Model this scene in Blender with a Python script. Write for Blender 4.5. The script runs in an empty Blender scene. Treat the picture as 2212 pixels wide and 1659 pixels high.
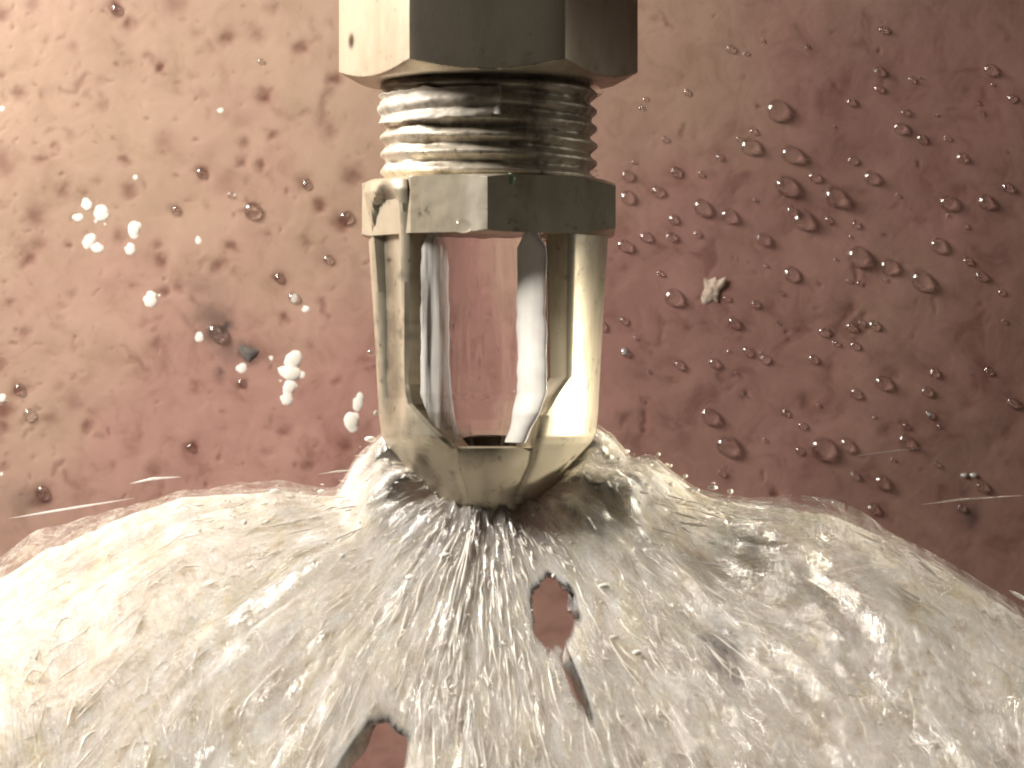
import bpy, math, random
import numpy as np
from mathutils import Vector

scene = bpy.context.scene
COL = scene.collection
MM = 0.001
# ------------------------------------------------------------------ camera, world, lamps
CAM_Y = -0.250
cam_data = bpy.data.cameras.new('camera')
cam = bpy.data.objects.new('camera', cam_data)
COL.objects.link(cam)
cam.location = (0, CAM_Y, 0)
cam.rotation_euler = (math.radians(90), 0, 0)
cam_data.sensor_width = 36
cam_data.lens = 36 * 250 / 84.0
cam_data.clip_start = 0.002
cam_data.clip_end = 10
cam_data.dof.use_dof = True
cam_data.dof.focus_distance = 0.262
cam_data.dof.aperture_fstop = 90
scene.camera = cam

world = bpy.data.worlds.new('World')
scene.world = world
world.use_nodes = True
bg = world.node_tree.nodes['Background']
bg.inputs['Color'].default_value = (1.0, 0.86, 0.70, 1)
bg.inputs['Strength'].default_value = 0.040


def area(name, loc, target, size, power, col):
    d = bpy.data.lights.new(name, 'AREA')
    d.shape = 'DISK'
    d.size = size
    d.energy = power
    d.color = col
    o = bpy.data.objects.new(name, d)
    COL.objects.link(o)
    o.location = loc
    o.rotation_euler = (Vector(target) - Vector(loc)).to_track_quat('-Z', 'Y').to_euler()
    return o


lamp = area('work_lamp', (-0.152, -0.015, 0.112), (0.0, 0.02, -0.010), 0.060, 0.87, (1.0, 0.93, 0.83))
torch = area('torch', (0.172, 0.008, 0.040), (0.006, -0.032, -0.033), 0.030, 0.013, (1.0, 0.92, 0.80))
torch.data.spread = math.radians(37)
arm_fill = area('arm_fill_light', (0.172, 0.001, -0.003), (0.006, -0.005, -0.0052), 0.010, 0.0022, (1.0, 0.90, 0.70))  # added fill with a narrow beam, brightens the right arm
arm_fill.data.spread = math.radians(9)

vs = scene.view_settings
vs.view_transform = 'Standard'
vs.look = 'None'
vs.exposure = 0.0
vs.gamma = 1.0
vs.use_curve_mapping = False
scene.cycles.use_denoising = True
scene.cycles.filter_width = 1.9
scene.cycles.max_bounces = 14
scene.cycles.transmission_bounces = 12
scene.cycles.transparent_max_bounces = 24
scene.cycles.sample_clamp_indirect = 6.0
scene.cycles.blur_glossy = 0.3

# ------------------------------------------------------------------ helpers
S = 84.0 / 2212 * MM            # metres per photo unit at the nozzle's distance
WALL_Y = 0.060
rnd = random.Random(7)
rng = np.random.default_rng(11)


def P(dx, dy, y=0.0):
    k = (y - CAM_Y) / 0.25
    return Vector(((dx - 1106) * S * k, y, (829.5 - dy) * S * k))


KW = (WALL_Y - CAM_Y) / 0.25


def W(sx, sy):                  # place on the wall, from photo pixels
    p = P(sx * 0.97531, sy * 0.97531, WALL_Y)
    return p.x, p.z


_tab = rng.random((256, 256))


def vnoise(x, y, seed=0):
    x = np.asarray(x, float) + seed * 17.31
    y = np.asarray(y, float) + seed * 9.77
    xi = np.floor(x).astype(int); yi = np.floor(y).astype(int)
    fx = x - xi; fy = y - yi
    fx = fx * fx * (3 - 2 * fx); fy = fy * fy * (3 - 2 * fy)
    a = _tab[xi & 255, yi & 255]; b = _tab[(xi + 1) & 255, yi & 255]
    c = _tab[xi & 255, (yi + 1) & 255]; d = _tab[(xi + 1) & 255, (yi + 1) & 255]
    return (a * (1 - fx) + b * fx) * (1 - fy) + (c * (1 - fx) + d * fx) * fy


def fbm(x, y, seed=0, octv=4):
    s = 0; a = 0.5
    for i in range(octv):
        s = s + a * (vnoise(x * 2 ** i, y * 2 ** i, seed + i * 3) - 0.5)
        a *= 0.55
    return s


def new_obj(name, me, parent=None, mat=None):
    o = bpy.data.objects.new(name, me)
    COL.objects.link(o)
    if mat:
        me.materials.append(mat)
    if parent:
        o.parent = parent
    return o


def tag(o, label=None, cat=None, group=None, kind=None):
    if label: o['label'] = label
    if cat: o['category'] = cat
    if group: o['group'] = group
    if kind: o['kind'] = kind
    return o


def mesh(name, v, f, smooth=True, sharp=None):
    me = bpy.data.meshes.new(name)
    me.from_pydata([tuple(p) for p in v], [], f)
    me.validate()
    if smooth:
        me.polygons.foreach_set('use_smooth', [True] * len(me.polygons))
    if sharp:
        me.set_sharp_from_angle(angle=math.radians(sharp))
    me.update()
    return me


def grid_mesh(name, X, Y, Z, closed_u=False, keep=None, smooth=True):
    """X, Y, Z: (nu, nv) arrays"""
    nu, nv = X.shape
    v = np.stack([X, Y, Z], -1).reshape(-1, 3)
    idx = np.arange(nu * nv).reshape(nu, nv)
    if closed_u:
        idx = np.vstack([idx, idx[:1]])
    q = np.stack([idx[:-1, :-1], idx[1:, :-1], idx[1:, 1:], idx[:-1, 1:]], -1)
    if keep is not None:
        q = q[keep]
    q = q.reshape(-1, 4)
    me = bpy.data.meshes.new(name)
    me.vertices.add(len(v)); me.vertices.foreach_set('co', v.ravel())
    me.loops.add(q.size); me.loops.foreach_set('vertex_index', q.ravel().astype(np.int32))
    me.polygons.add(len(q))
    me.polygons.foreach_set('loop_start', np.arange(0, q.size, 4, dtype=np.int32))
    me.polygons.foreach_set('loop_total', np.full(len(q), 4, dtype=np.int32))
    me.update(calc_edges=True)
    me.polygons.foreach_set('use_smooth', np.full(len(q), smooth))
    return me


def vattr(me, name, arr):
    a = me.attributes.new(name, 'FLOAT', 'POINT')
    a.data.foreach_set('value', np.asarray(arr, np.float32).ravel())


# ------------------------------------------------------------------ materials
def mat(name):
    m = bpy.data.materials.new(name)
    m.use_nodes = True
    nt = m.node_tree
    nt.nodes.clear()
    return m, nt


def N(nt, t, **kw):
    n = nt.nodes.new(t)
    ins = kw.pop('ins', {})
    for k, v in kw.items():
        setattr(n, k, v)
    for k, v in ins.items():
        n.inputs[k].default_value = v
    return n


def ramp(nt, stops):
    n = nt.nodes.new('ShaderNodeValToRGB')
    e = n.color_ramp.elements
    while len(e) < len(stops):
        e.new(0.5)
    for i, (p, c) in enumerate(stops):
        e[i].position = p
        e[i].color = c if len(c) == 4 else (*c, 1)
    return n


def mixc(nt, fac, a, b, blend='MIX'):
    n = nt.nodes.new('ShaderNodeMix')
    n.data_type = 'RGBA'
    n.blend_type = blend
    L = nt.links
    for sock, v in ((n.inputs[0], fac), (n.inputs[6], a), (n.inputs[7], b)):
        if hasattr(v, 'is_linked'):
            L.new(v, sock)
        elif isinstance(v, (int, float)):
            sock.default_value = v
        else:
            sock.default_value = (*v, 1) if len(v) == 3 else v
    return n.outputs[2]


def make_wall_mat():
    m, nt = mat('wet_pink_paint')
    L = nt.links
    tc = N(nt, 'ShaderNodeTexCoord')
    n1 = N(nt, 'ShaderNodeTexNoise', ins={'Scale': 38.0, 'Detail': 5.0, 'Roughness': 0.6, 'Distortion': 0.6})
    n2 = N(nt, 'ShaderNodeTexNoise', ins={'Scale': 260.0, 'Detail': 5.0, 'Roughness': 0.66, 'Distortion': 0.7})
    n3 = N(nt, 'ShaderNodeTexNoise', ins={'Scale': 1900.0, 'Detail': 3.0})
    for n in (n1, n2, n3):
        L.new(tc.outputs['Object'], n.inputs['Vector'])
    r1 = ramp(nt, [(0.34, (0.415, 0.225, 0.200)), (0.54, (0.425, 0.245, 0.208)), (0.70, (0.42, 0.275, 0.21))])
    L.new(n1.outputs['Fac'], r1.inputs['Fac'])
    r2 = ramp(nt, [(0.30, (0.70, 0.63, 0.62)), (0.47, (0.97, 0.96, 0.96)), (0.72, (1.12, 1.13, 1.14))])
    L.new(n2.outputs['Fac'], r2.inputs['Fac'])
    c = mixc(nt, 1.0, r1.outputs['Color'], r2.outputs['Color'], 'MULTIPLY')
    lm = N(nt, 'ShaderNodeAttribute', attribute_name='pale_sheen')
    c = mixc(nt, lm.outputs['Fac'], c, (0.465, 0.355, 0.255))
    st = N(nt, 'ShaderNodeAttribute', attribute_name='stain_or_shadow')
    gr = N(nt, 'ShaderNodeAttribute', attribute_name='soot_or_shadow')
    c = mixc(nt, st.outputs['Fac'], c, (0.135, 0.042, 0.030))
    c = mixc(nt, gr.outputs['Fac'], c, (0.045, 0.042, 0.040))
    b = N(nt, 'ShaderNodeBsdfPrincipled', ins={'Specular IOR Level': 0.45})
    L.new(c, b.inputs['Base Color'])
    rr = ramp(nt, [(0.3, (0.30,) * 3), (0.7, (0.52,) * 3)])
    L.new(n2.outputs['Fac'], rr.inputs['Fac'])
    L.new(rr.outputs['Color'], b.inputs['Roughness'])
    bp = N(nt, 'ShaderNodeBump', ins={'Strength': 0.16, 'Distance': 0.0003})
    L.new(n2.outputs['Fac'], bp.inputs['Height'])
    bp2 = N(nt, 'ShaderNodeBump', ins={'Strength': 0.14, 'Distance': 0.00008})
    L.new(n3.outputs['Fac'], bp2.inputs['Height'])
    L.new(bp.outputs['Normal'], bp2.inputs['Normal'])
    L.new(bp2.outputs['Normal'], b.inputs['Normal'])
    o = N(nt, 'ShaderNodeOutputMaterial')
    L.new(b.outputs[0], o.inputs[0])
    return m


def make_metal(name, base, grime, rough, grime_amt=0.5, scale=1.0, metallic=0.60):
    m, nt = mat(name)
    L = nt.links
    tc = N(nt, 'ShaderNodeTexCoord')
    mp = N(nt, 'ShaderNodeMapping')
    mp.inputs['Scale'].default_value = (1, 1, 0.35)
    L.new(tc.outputs['Object'], mp.inputs['Vector'])
    n1 = N(nt, 'ShaderNodeTexNoise', ins={'Scale': 260.0 * scale, 'Detail': 6.0, 'Roughness': 0.65})
    n2 = N(nt, 'ShaderNodeTexNoise', ins={'Scale': 900.0 * scale, 'Detail': 5.0, 'Roughness': 0.7})
    n3 = N(nt, 'ShaderNodeTexNoise', ins={'Scale': 3800.0, 'Detail': 2.0})
    L.new(mp.outputs[0], n1.inputs['Vector'])
    L.new(tc.outputs['Object'], n2.inputs['Vector'])
    L.new(mp.outputs[0], n3.inputs['Vector'])
    r = ramp(nt, [(0.50, (0, 0, 0)), (0.72, (grime_amt,) * 3)])
    L.new(n1.outputs['Fac'], r.inputs['Fac'])
    r2 = ramp(nt, [(0.61, (0, 0, 0)), (0.69, (0.8 * grime_amt + 0.1,) * 3)])
    L.new(n2.outputs['Fac'], r2.inputs['Fac'])
    c = mixc(nt, r.outputs['Color'], base, grime)
    c = mixc(nt, r2.outputs['Color'], c, tuple(x * 0.6 for x in grime))
    st = N(nt, 'ShaderNodeAttribute', attribute_name='stain_or_shadow')
    c = mixc(nt, st.outputs['Fac'], c, (0.03, 0.018, 0.010))
    lm = N(nt, 'ShaderNodeAttribute', attribute_name='pale_sheen')
    c = mixc(nt, lm.outputs['Fac'], c, (0.78, 0.72, 0.62))
    b = N(nt, 'ShaderNodeBsdfPrincipled', ins={'Metallic': metallic})
    L.new(c, b.inputs['Base Color'])
    rr = ramp(nt, [(0.3, (rough * 0.8,) * 3), (0.75, (min(1, rough * 1.5),) * 3)])
    L.new(n1.outputs['Fac'], rr.inputs['Fac'])
    L.new(rr.outputs['Color'], b.inputs['Roughness'])
    bp = N(nt, 'ShaderNodeBump', ins={'Strength': 0.05, 'Distance': 0.0001})
    L.new(n2.outputs['Fac'], bp.inputs['Height'])
    bp2 = N(nt, 'ShaderNodeBump', ins={'Strength': 0.10, 'Distance': 0.00003})
    L.new(n3.outputs['Fac'], bp2.inputs['Height'])
    L.new(bp.outputs[0], bp2.inputs['Normal'])
    L.new(bp2.outputs[0], b.inputs['Normal'])
    o = N(nt, 'ShaderNodeOutputMaterial')
    L.new(b.outputs[0], o.inputs[0])
    return m


def make_water(name, rough=0.0, bump=0.0, bscale=(300, 300, 60), tint=(1, 1, 1)):
    m, nt = mat(name)
    L = nt.links
    b = N(nt, 'ShaderNodeBsdfPrincipled', ins={'Base Color': (*tint, 1), 'Roughness': rough, 'IOR': 1.333, 'Transmission Weight': 1.0})
    if bump:
        tc = N(nt, 'ShaderNodeTexCoord')
        mp = N(nt, 'ShaderNodeMapping')
        mp.inputs['Scale'].default_value = bscale
        L.new(tc.outputs['Object'], mp.inputs['Vector'])
        n = N(nt, 'ShaderNodeTexNoise', ins={'Scale': 1.0, 'Detail': 3.0})
        L.new(mp.outputs[0], n.inputs['Vector'])
        bp = N(nt, 'ShaderNodeBump', ins={'Strength': bump, 'Distance': 0.0006})
        L.new(n.outputs['Fac'], bp.inputs['Height'])
        L.new(bp.outputs[0], b.inputs['Normal'])
    o = N(nt, 'ShaderNodeOutputMaterial')
    L.new(b.outputs[0], o.inputs[0])
    return m


def make_foam(name, base=(0.80, 0.77, 0.70), rough=0.16, transl=0.45):
    """aerated white water: scatters like milk, glossy outside"""
    m, nt = mat(name)
    L = nt.links
    tc = N(nt, 'ShaderNodeTexCoord')
    n = N(nt, 'ShaderNodeTexNoise', ins={'Scale': 420.0, 'Detail': 4.0})
    L.new(tc.outputs['Object'], n.inputs['Vector'])
    r = ramp(nt, [(0.35, tuple(x * 0.86 for x in base)), (0.62, base)])
    L.new(n.outputs['Fac'], r.inputs['Fac'])
    d = N(nt, 'ShaderNodeBsdfPrincipled', ins={'Roughness': rough, 'IOR': 1.36, 'Specular IOR Level': 0.6})
    L.new(r.outputs['Color'], d.inputs['Base Color'])
    d.inputs['Transmission Weight'].default_value = transl
    o = N(nt, 'ShaderNodeOutputMaterial')
    L.new(d.outputs[0], o.inputs[0])
    return m


def make_sheet_mat(name='streaked_water', a0=0.62, a1=1.0, p0=0.28, p1=0.42, milky=True):
    m, nt = mat(name)
    L = nt.links
    uv = N(nt, 'ShaderNodeUVMap', uv_map='flow')

    def streak(su, sv, detail=4.0, dist=0.0):
        mp = N(nt, 'ShaderNodeMapping')
        mp.inputs['Scale'].default_value = (su, sv, 1)
        L.new(uv.outputs[0], mp.inputs['Vector'])
        n = N(nt, 'ShaderNodeTexNoise', ins={'Scale': 1.0, 'Detail': detail, 'Roughness': 0.6, 'Distortion': dist})
        L.new(mp.outputs[0], n.inputs['Vector'])
        return n
    a = streak(15, 3, 4, 0.3)          # broad bands along the flow
    b_ = streak(75, 8, 4, 0.5)        # fine streaks
    c_ = streak(9, 3.5, 4, 0.8)        # clouds
    f_ = streak(110, 38, 4, 1.0)       # short glints
    col = ramp(nt, [(0.28, (0.50, 0.43, 0.34)), (0.46, (0.80, 0.74, 0.66)), (0.58, (0.95, 0.92, 0.88))])
    add = N(nt, 'ShaderNodeMath', operation='MULTIPLY_ADD', ins={1: 0.45})
    L.new(a.outputs['Fac'], add.inputs[0])
    ml = N(nt, 'ShaderNodeMath', operation='MULTIPLY', ins={1: 0.55})
    L.new(b_.outputs['Fac'], ml.inputs[0]); L.new(ml.outputs[0], add.inputs[2])
    L.new(add.outputs[0], col.inputs['Fac'])
    tint = ramp(nt, [(0.30, (1.0, 0.96, 0.80)), (0.5, (1, 1, 1)), (0.72, (1.0, 0.95, 0.98))])
    L.new(c_.outputs['Fac'], tint.inputs['Fac'])
    cc = mixc(nt, 1.0, col.outputs['Color'], tint.outputs['Color'], 'MULTIPLY')
    bp = N(nt, 'ShaderNodeBump', ins={'Strength': 0.20, 'Distance': 0.0006})
    L.new(add.outputs[0], bp.inputs['Height'])
    bp2 = N(nt, 'ShaderNodeBump', ins={'Strength': 1.0, 'Distance': 0.0006})
    L.new(f_.outputs['Fac'], bp2.inputs['Height']); L.new(bp.outputs[0], bp2.inputs['Normal'])
    if milky:
        mx = N(nt, 'ShaderNodeBsdfPrincipled', ins={'Roughness': 0.6, 'Specular IOR Level': 0.0, 'Subsurface Weight': 1.0, 'Subsurface Scale': 0.0045})
        mx.inputs['Subsurface Radius'].default_value = (1.0, 0.92, 0.8)
        L.new(cc, mx.inputs['Base Color'])
        L.new(bp.outputs[0], mx.inputs['Normal'])
    else:
        d = N(nt, 'ShaderNodeBsdfDiffuse'); t = N(nt, 'ShaderNodeBsdfTranslucent')
        for n in (d, t):
            L.new(cc, n.inputs['Color'])
        mx = N(nt, 'ShaderNodeMixShader', ins={0: 0.5})
        L.new(d.outputs[0], mx.inputs[1]); L.new(t.outputs[0], mx.inputs[2])
    g = N(nt, 'ShaderNodeBsdfGlossy', ins={'Roughness': 0.16})
    L.new(bp2.outputs[0], g.inputs['Normal'])
    fr = N(nt, 'ShaderNodeFresnel', ins={'IOR': 1.30})
    L.new(bp2.outputs[0], fr.inputs['Normal'])
    mx2 = N(nt, 'ShaderNodeMixShader')
    L.new(fr.outputs[0], mx2.inputs[0]); L.new(mx.outputs[0], mx2.inputs[1]); L.new(g.outputs[0], mx2.inputs[2])
    # clear patches where the sheet carries little air
    al = ramp(nt, [(p0, (a0,) * 3), (p1, (a1,) * 3), (p1 + 0.1, (min(1, a1 * 1.1),) * 3)])
    L.new(add.outputs[0], al.inputs['Fac'])
    tr = N(nt, 'ShaderNodeBsdfTransparent')
    mx3 = N(nt, 'ShaderNodeMixShader')
    ga = N(nt, 'ShaderNodeAttribute', attribute_name='gap')
    gs = N(nt, 'ShaderNodeMath', operation='MULTIPLY_ADD', ins={1: 0.9, 2: -0.45})
    L.new(b_.outputs['Fac'], gs.inputs[0])
    gsum = N(nt, 'ShaderNodeMath', operation='ADD'); L.new(ga.outputs['Fac'], gsum.inputs[0]); L.new(gs.outputs[0], gsum.inputs[1])
    gr_ = ramp(nt, [(0.18, (1, 1, 1)), (0.62, (0, 0, 0))])
    L.new(gsum.outputs[0], gr_.inputs['Fac'])
    am = N(nt, 'ShaderNodeMath', operation='MULTIPLY'); L.new(al.outputs['Color'], am.inputs[0]); L.new(gr_.outputs['Color'], am.inputs[1])
    L.new(am.outputs[0], mx3.inputs[0]); L.new(tr.outputs[0], mx3.inputs[1]); L.new(mx2.outputs[0], mx3.inputs[2])
    o = N(nt, 'ShaderNodeOutputMaterial')
    L.new(mx3.outputs[0], o.inputs[0])
    return m


def make_plain(name, col, rough=0.5):
    m, nt = mat(name)
    L = nt.links
    tc = N(nt, 'ShaderNodeTexCoord')
    n = N(nt, 'ShaderNodeTexNoise', ins={'Scale': 700.0, 'Detail': 5.0})
    L.new(tc.outputs['Object'], n.inputs['Vector'])
    r = ramp(nt, [(0.35, tuple(x * 0.6 for x in col)), (0.6, col)])
    L.new(n.outputs['Fac'], r.inputs['Fac'])
    b = N(nt, 'ShaderNodeBsdfPrincipled', ins={'Roughness': rough})
    L.new(r.outputs['Color'], b.inputs['Base Color'])
    o = N(nt, 'ShaderNodeOutputMaterial')
    L.new(b.outputs[0], o.inputs[0])
    return m


M_WALL = make_wall_mat()
M_NUT = make_metal('nickel_plated_brass', (0.56, 0.50, 0.40), (0.24, 0.17, 0.09), 0.40, 0.30, 1.0, 0.70)
M_BRASS = make_metal('dull_brass', (0.60, 0.54, 0.425), (0.17, 0.125, 0.07), 0.36, 0.7)
M_THREAD = make_metal('worn_thread', (0.66, 0.60, 0.50), (0.10, 0.062, 0.03), 0.42, 0.85, 1.6)
M_DARK = make_metal('wet_dark_steel', (0.16, 0.13, 0.10), (0.03, 0.02, 0.015), 0.35, 0.6)
M_WATER = make_water('clear_water', 0.04)
_nt = M_WATER.node_tree          # a drop this small passes most of its light straight on
_b = [n for n in _nt.nodes if n.type == 'BSDF_PRINCIPLED'][0]; _o = [n for n in _nt.nodes if n.type == 'OUTPUT_MATERIAL'][0]
_t = N(_nt, 'ShaderNodeBsdfTransparent')
_m = N(_nt, 'ShaderNodeMixShader', ins={0: 0.62})
_nt.links.new(_t.outputs[0], _m.inputs[1]); _nt.links.new(_b.outputs[0], _m.inputs[2])
_g = N(_nt, 'ShaderNodeBsdfGlossy', ins={'Roughness': 0.11})
_m2 = N(_nt, 'ShaderNodeMixShader', ins={0: 0.09})
_nt.links.new(_m.outputs[0], _m2.inputs[1]); _nt.links.new(_g.outputs[0], _m2.inputs[2])
_nt.links.new(_m2.outputs[0], _o.inputs[0])
M_JET = make_water('running_water', 0.0, 0.12, (260, 260, 16))
_nt = M_JET.node_tree
_b = [n for n in _nt.nodes if n.type == 'BSDF_PRINCIPLED'][0]; _o = [n for n in _nt.nodes if n.type == 'OUTPUT_MATERIAL'][0]
_d = N(_nt, 'ShaderNodeBsdfPrincipled', ins={'Base Color': (0.80, 0.76, 0.70, 1), 'Roughness': 0.2})
_a = N(_nt, 'ShaderNodeAttribute', attribute_name='froth_glare')
_m = N(_nt, 'ShaderNodeMixShader')
_nt.links.new(_a.outputs['Fac'], _m.inputs[0]); _nt.links.new(_b.outputs[0], _m.inputs[1]); _nt.links.new(_d.outputs[0], _m.inputs[2])
_nt.links.new(_m.outputs[0], _o.inputs[0])
M_FOAM = make_foam('aerated_water', (0.93, 0.91, 0.87), 0.10, 0.35)
M_WHITE = make_foam('white_water', (1.0, 0.96, 0.90), 0.22, 0.0)
def make_milk(name, col, scale, rough=0.12):
    m, nt = mat(name)
    b = N(nt, 'ShaderNodeBsdfPrincipled', ins={'Base Color': (*col, 1), 'Roughness': rough, 'IOR': 1.36, 'Specular IOR Level': 0.7, 'Subsurface Weight': 1.0, 'Subsurface Scale': scale})
    b.inputs['Subsurface Radius'].default_value = (1.0, 0.93, 0.82)
    tc = N(nt, 'ShaderNodeTexCoord')
    n = N(nt, 'ShaderNodeTexNoise', ins={'Scale': 900.0, 'Detail': 3.0, 'Distortion': 1.0})
    nt.links.new(tc.outputs['Object'], n.inputs['Vector'])
    bp = N(nt, 'ShaderNodeBump', ins={'Strength': 0.5, 'Distance': 0.0004})
    nt.links.new(n.outputs['Fac'], bp.inputs['Height']); nt.links.new(bp.outputs[0], b.inputs['Normal'])
    o = N(nt, 'ShaderNodeOutputMaterial')
    nt.links.new(b.outputs[0], o.inputs[0])
    return m


M_STRAND = make_milk('white_water_strand', (1.0, 0.965, 0.90), 0.0010)
M_CROWN = make_milk('frothy_water', (0.93, 0.90, 0.85), 0.0040)
M_CLEAR = make_milk('clear_froth', (0.95, 0.92, 0.88), 0.0030, 0.08)
_nt = M_CLEAR.node_tree
_b = [n for n in _nt.nodes if n.type == 'BSDF_PRINCIPLED'][0]; _o = [n for n in _nt.nodes if n.type == 'OUTPUT_MATERIAL'][0]
_t = N(_nt, 'ShaderNodeBsdfTransparent'); _m = N(_nt, 'ShaderNodeMixShader')
_tc = N(_nt, 'ShaderNodeTexCoord'); _n = N(_nt, 'ShaderNodeTexNoise', ins={'Scale': 330.0, 'Detail': 4.0, 'Distortion': 1.5})
_r = ramp(_nt, [(0.40, (0.35,) * 3), (0.62, (0.95,) * 3)])
_nt.links.new(_tc.outputs['Object'], _n.inputs['Vector']); _nt.links.new(_n.outputs['Fac'], _r.inputs['Fac']); _nt.links.new(_r.outputs['Color'], _m.inputs[0])
_nt.links.new(_t.outputs[0], _m.inputs[1]); _nt.links.new(_b.outputs[0], _m.inputs[2]); _nt.links.new(_m.outputs[0], _o.inputs[0])


def make_ribbon(name, lo, hi):
    m = make_foam(name, (1.0, 0.98, 0.95), 0.15, 0.0)
    nt = m.node_tree
    b = [n for n in nt.nodes if n.type == 'BSDF_PRINCIPLED'][0]; o = [n for n in nt.nodes if n.type == 'OUTPUT_MATERIAL'][0]
    t = N(nt, 'ShaderNodeBsdfTransparent'); mx = N(nt, 'ShaderNodeMixShader')
    tc = N(nt, 'ShaderNodeTexCoord'); mp = N(nt, 'ShaderNodeMapping'); mp.inputs['Scale'].default_value = (1600, 300, 90)
    n = N(nt, 'ShaderNodeTexNoise', ins={'Scale': 1.0, 'Detail': 3.0})
    r = ramp(nt, [(0.38, (lo,) * 3), (0.60, (hi,) * 3)])
    nt.links.new(tc.outputs['Object'], mp.inputs['Vector']); nt.links.new(mp.outputs[0], n.inputs['Vector']); nt.links.new(n.outputs['Fac'], r.inputs['Fac'])
    nt.links.new(r.outputs['Color'], mx.inputs[0]); nt.links.new(t.outputs[0], mx.inputs[1]); nt.links.new(b.outputs[0], mx.inputs[2]); nt.links.new(mx.outputs[0], o.inputs[0])
    return m


M_VEINS = make_ribbon('streaky_ribbon_highlight', 0.03, 0.46)
M_RIBBON = make_ribbon('bright_ribbon_highlight', 0.80, 0.92)
M_SHEET = make_sheet_mat()
M_VEIL = make_sheet_mat('veil_water', 0.0, 0.55, 0.44, 0.62, False)
M_TAPE = make_plain('grubby_white_tape', (0.66, 0.60, 0.52), 0.45)
M_FLAKE = make_plain('pale_paint', (0.74, 0.60, 0.50), 0.5)
M_GRIT = make_plain('wet_grey_grit', (0.17, 0.155, 0.15), 0.2)
M_GREEN = make_plain('verdigris', (0.42, 0.62, 0.42), 0.15)

# ------------------------------------------------------------------ wall
fine_x = np.arange(-0.056, 0.0561, 0.00016)
fine_z = np.arange(-0.044, 0.0431, 0.00016)
xs = np.concatenate([np.linspace(-0.40, -0.057, 60), fine_x, np.linspace(0.057, 0.30, 40)])
zs = np.concatenate([np.linspace(-0.22, -0.045, 40), fine_z, np.linspace(0.044, 0.24, 40)])
WX, WZ = np.meshgrid(xs, zs, indexing='ij')
stain_or_shadow = np.zeros_like(WX); soot_or_shadow = np.zeros_like(WX)  # left specks stand for drop shadows, put into the colour; right marks are stains
warpx = fbm(WX * 900, WZ * 900, 3, 3) * 0.0013
warpz = fbm(WX * 900, WZ * 900, 9, 3) * 0.0013
NX, NZ = WX + warpx, WZ + warpz
SPX = S * KW * 0.97531          # metres on the wall per photo pixel


def spot(arr, sx, sy, d, amt=1.0, soft=1.6, ax=1.0, ang=0.0):
    x, z = W(sx, sy)
    r = d * 0.58 * SPX
    amt *= 1.0
    dx, dz = NX - x, NZ - z
    c, s = math.cos(ang), math.sin(ang)
    u = (dx * c + dz * s) / (r * ax); w = (-dx * s + dz * c) / r
    np.maximum(arr, amt * np.exp(-(u * u + w * w) ** soft * 0.9), out=arr)


def stroke(arr, pts, width, amt=0.8):
    p = [W(*q) for q in pts]
    brk = np.clip(0.9 + fbm(WX * 1500, WZ * 1500, 15, 2) * 2.2, 0.15, 1.0)
    for (x0, z0), (x1, z1) in zip(p[:-1], p[1:]):
        ex, ez = x1 - x0, z1 - z0
        t = np.clip(((NX - x0) * ex + (NZ - z0) * ez) / (ex * ex + ez * ez), 0, 1)
        dd = np.hypot(NX - x0 - t * ex, NZ - z0 - t * ez)
        np.maximum(arr, 0.55 * amt * brk * np.exp(-(dd / (width * 0.55 * SPX)) ** 2), out=arr)


k3 = 0.3617
T3 = lambda zx, zy: (zx * k3, zy * k3)
T4 = lambda zx, zy: (zx * k3, 560 + zy * k3)
k5 = 0.4376
T5 = lambda zx, zy: (1300 + zx * k5, zy * k5)
T6 = lambda zx, zy: (1300 + zx * k5, 550 + zy * k5)

for zx, zy, d, a in [(715, 55, 80, .8), (795, 150, 65, .7), (985, 410, 60, .9), (1385, 225, 75, .65), (1580, 215, 85, .45),
                     (1850, 300, 70, .7), (1620, 590, 70, .8), (1670, 835, 65, .7), (1495, 890, 60, .6), (1480, 985, 65, .65),
                     (1595, 1015, 55, .8), (1235, 1060, 75, .9), (775, 980, 65, .7), (1015, 880, 110, .35), (250, 985, 60, .6),
                     (1880, 1130, 80, .7), (1955, 1255, 65, .75), (2100, 1360, 90, .85), (1420, 1510, 60, .7),
                     (1870, 1490, 60, .5), (985, 1610, 70, .75), (965, 1500, 55, .5), (230, 1320, 110, .6), (800, 1180, 70, .6),
                     (400, 1170, 65, .5), (1380, 1130, 150, .25), (2170, 1080, 100, .6), (125, 570, 65, .6), (25, 80, 70, .6),
                     (1345, 1630, 65, .75), (410, 1500, 35, .7), (340, 905, 45, .5), (740, 1450, 70, .5), (2045, 480, 75, .8),
                     (210, 40, 80, .4), (1670, 40, 60, .4), (1060, 20, 140, .45), (15, 1000, 150, .5), (470, 290, 60, .3),
                     (630, 650, 60, .35), (1500, 740, 110, .25), (240, 1500, 90, .5), (1080, 1280, 60, .6), (2010, 1600, 110, .3),
                     (280, 250, 60, .3), (430, 820, 60, .3), (1240, 585, 60, .25), (1300, 290, 70, .3), (590, 1110, 50, .3)]:
    spot(stain_or_shadow, *T3(zx, zy), d * k3, a, 1.0)
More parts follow.
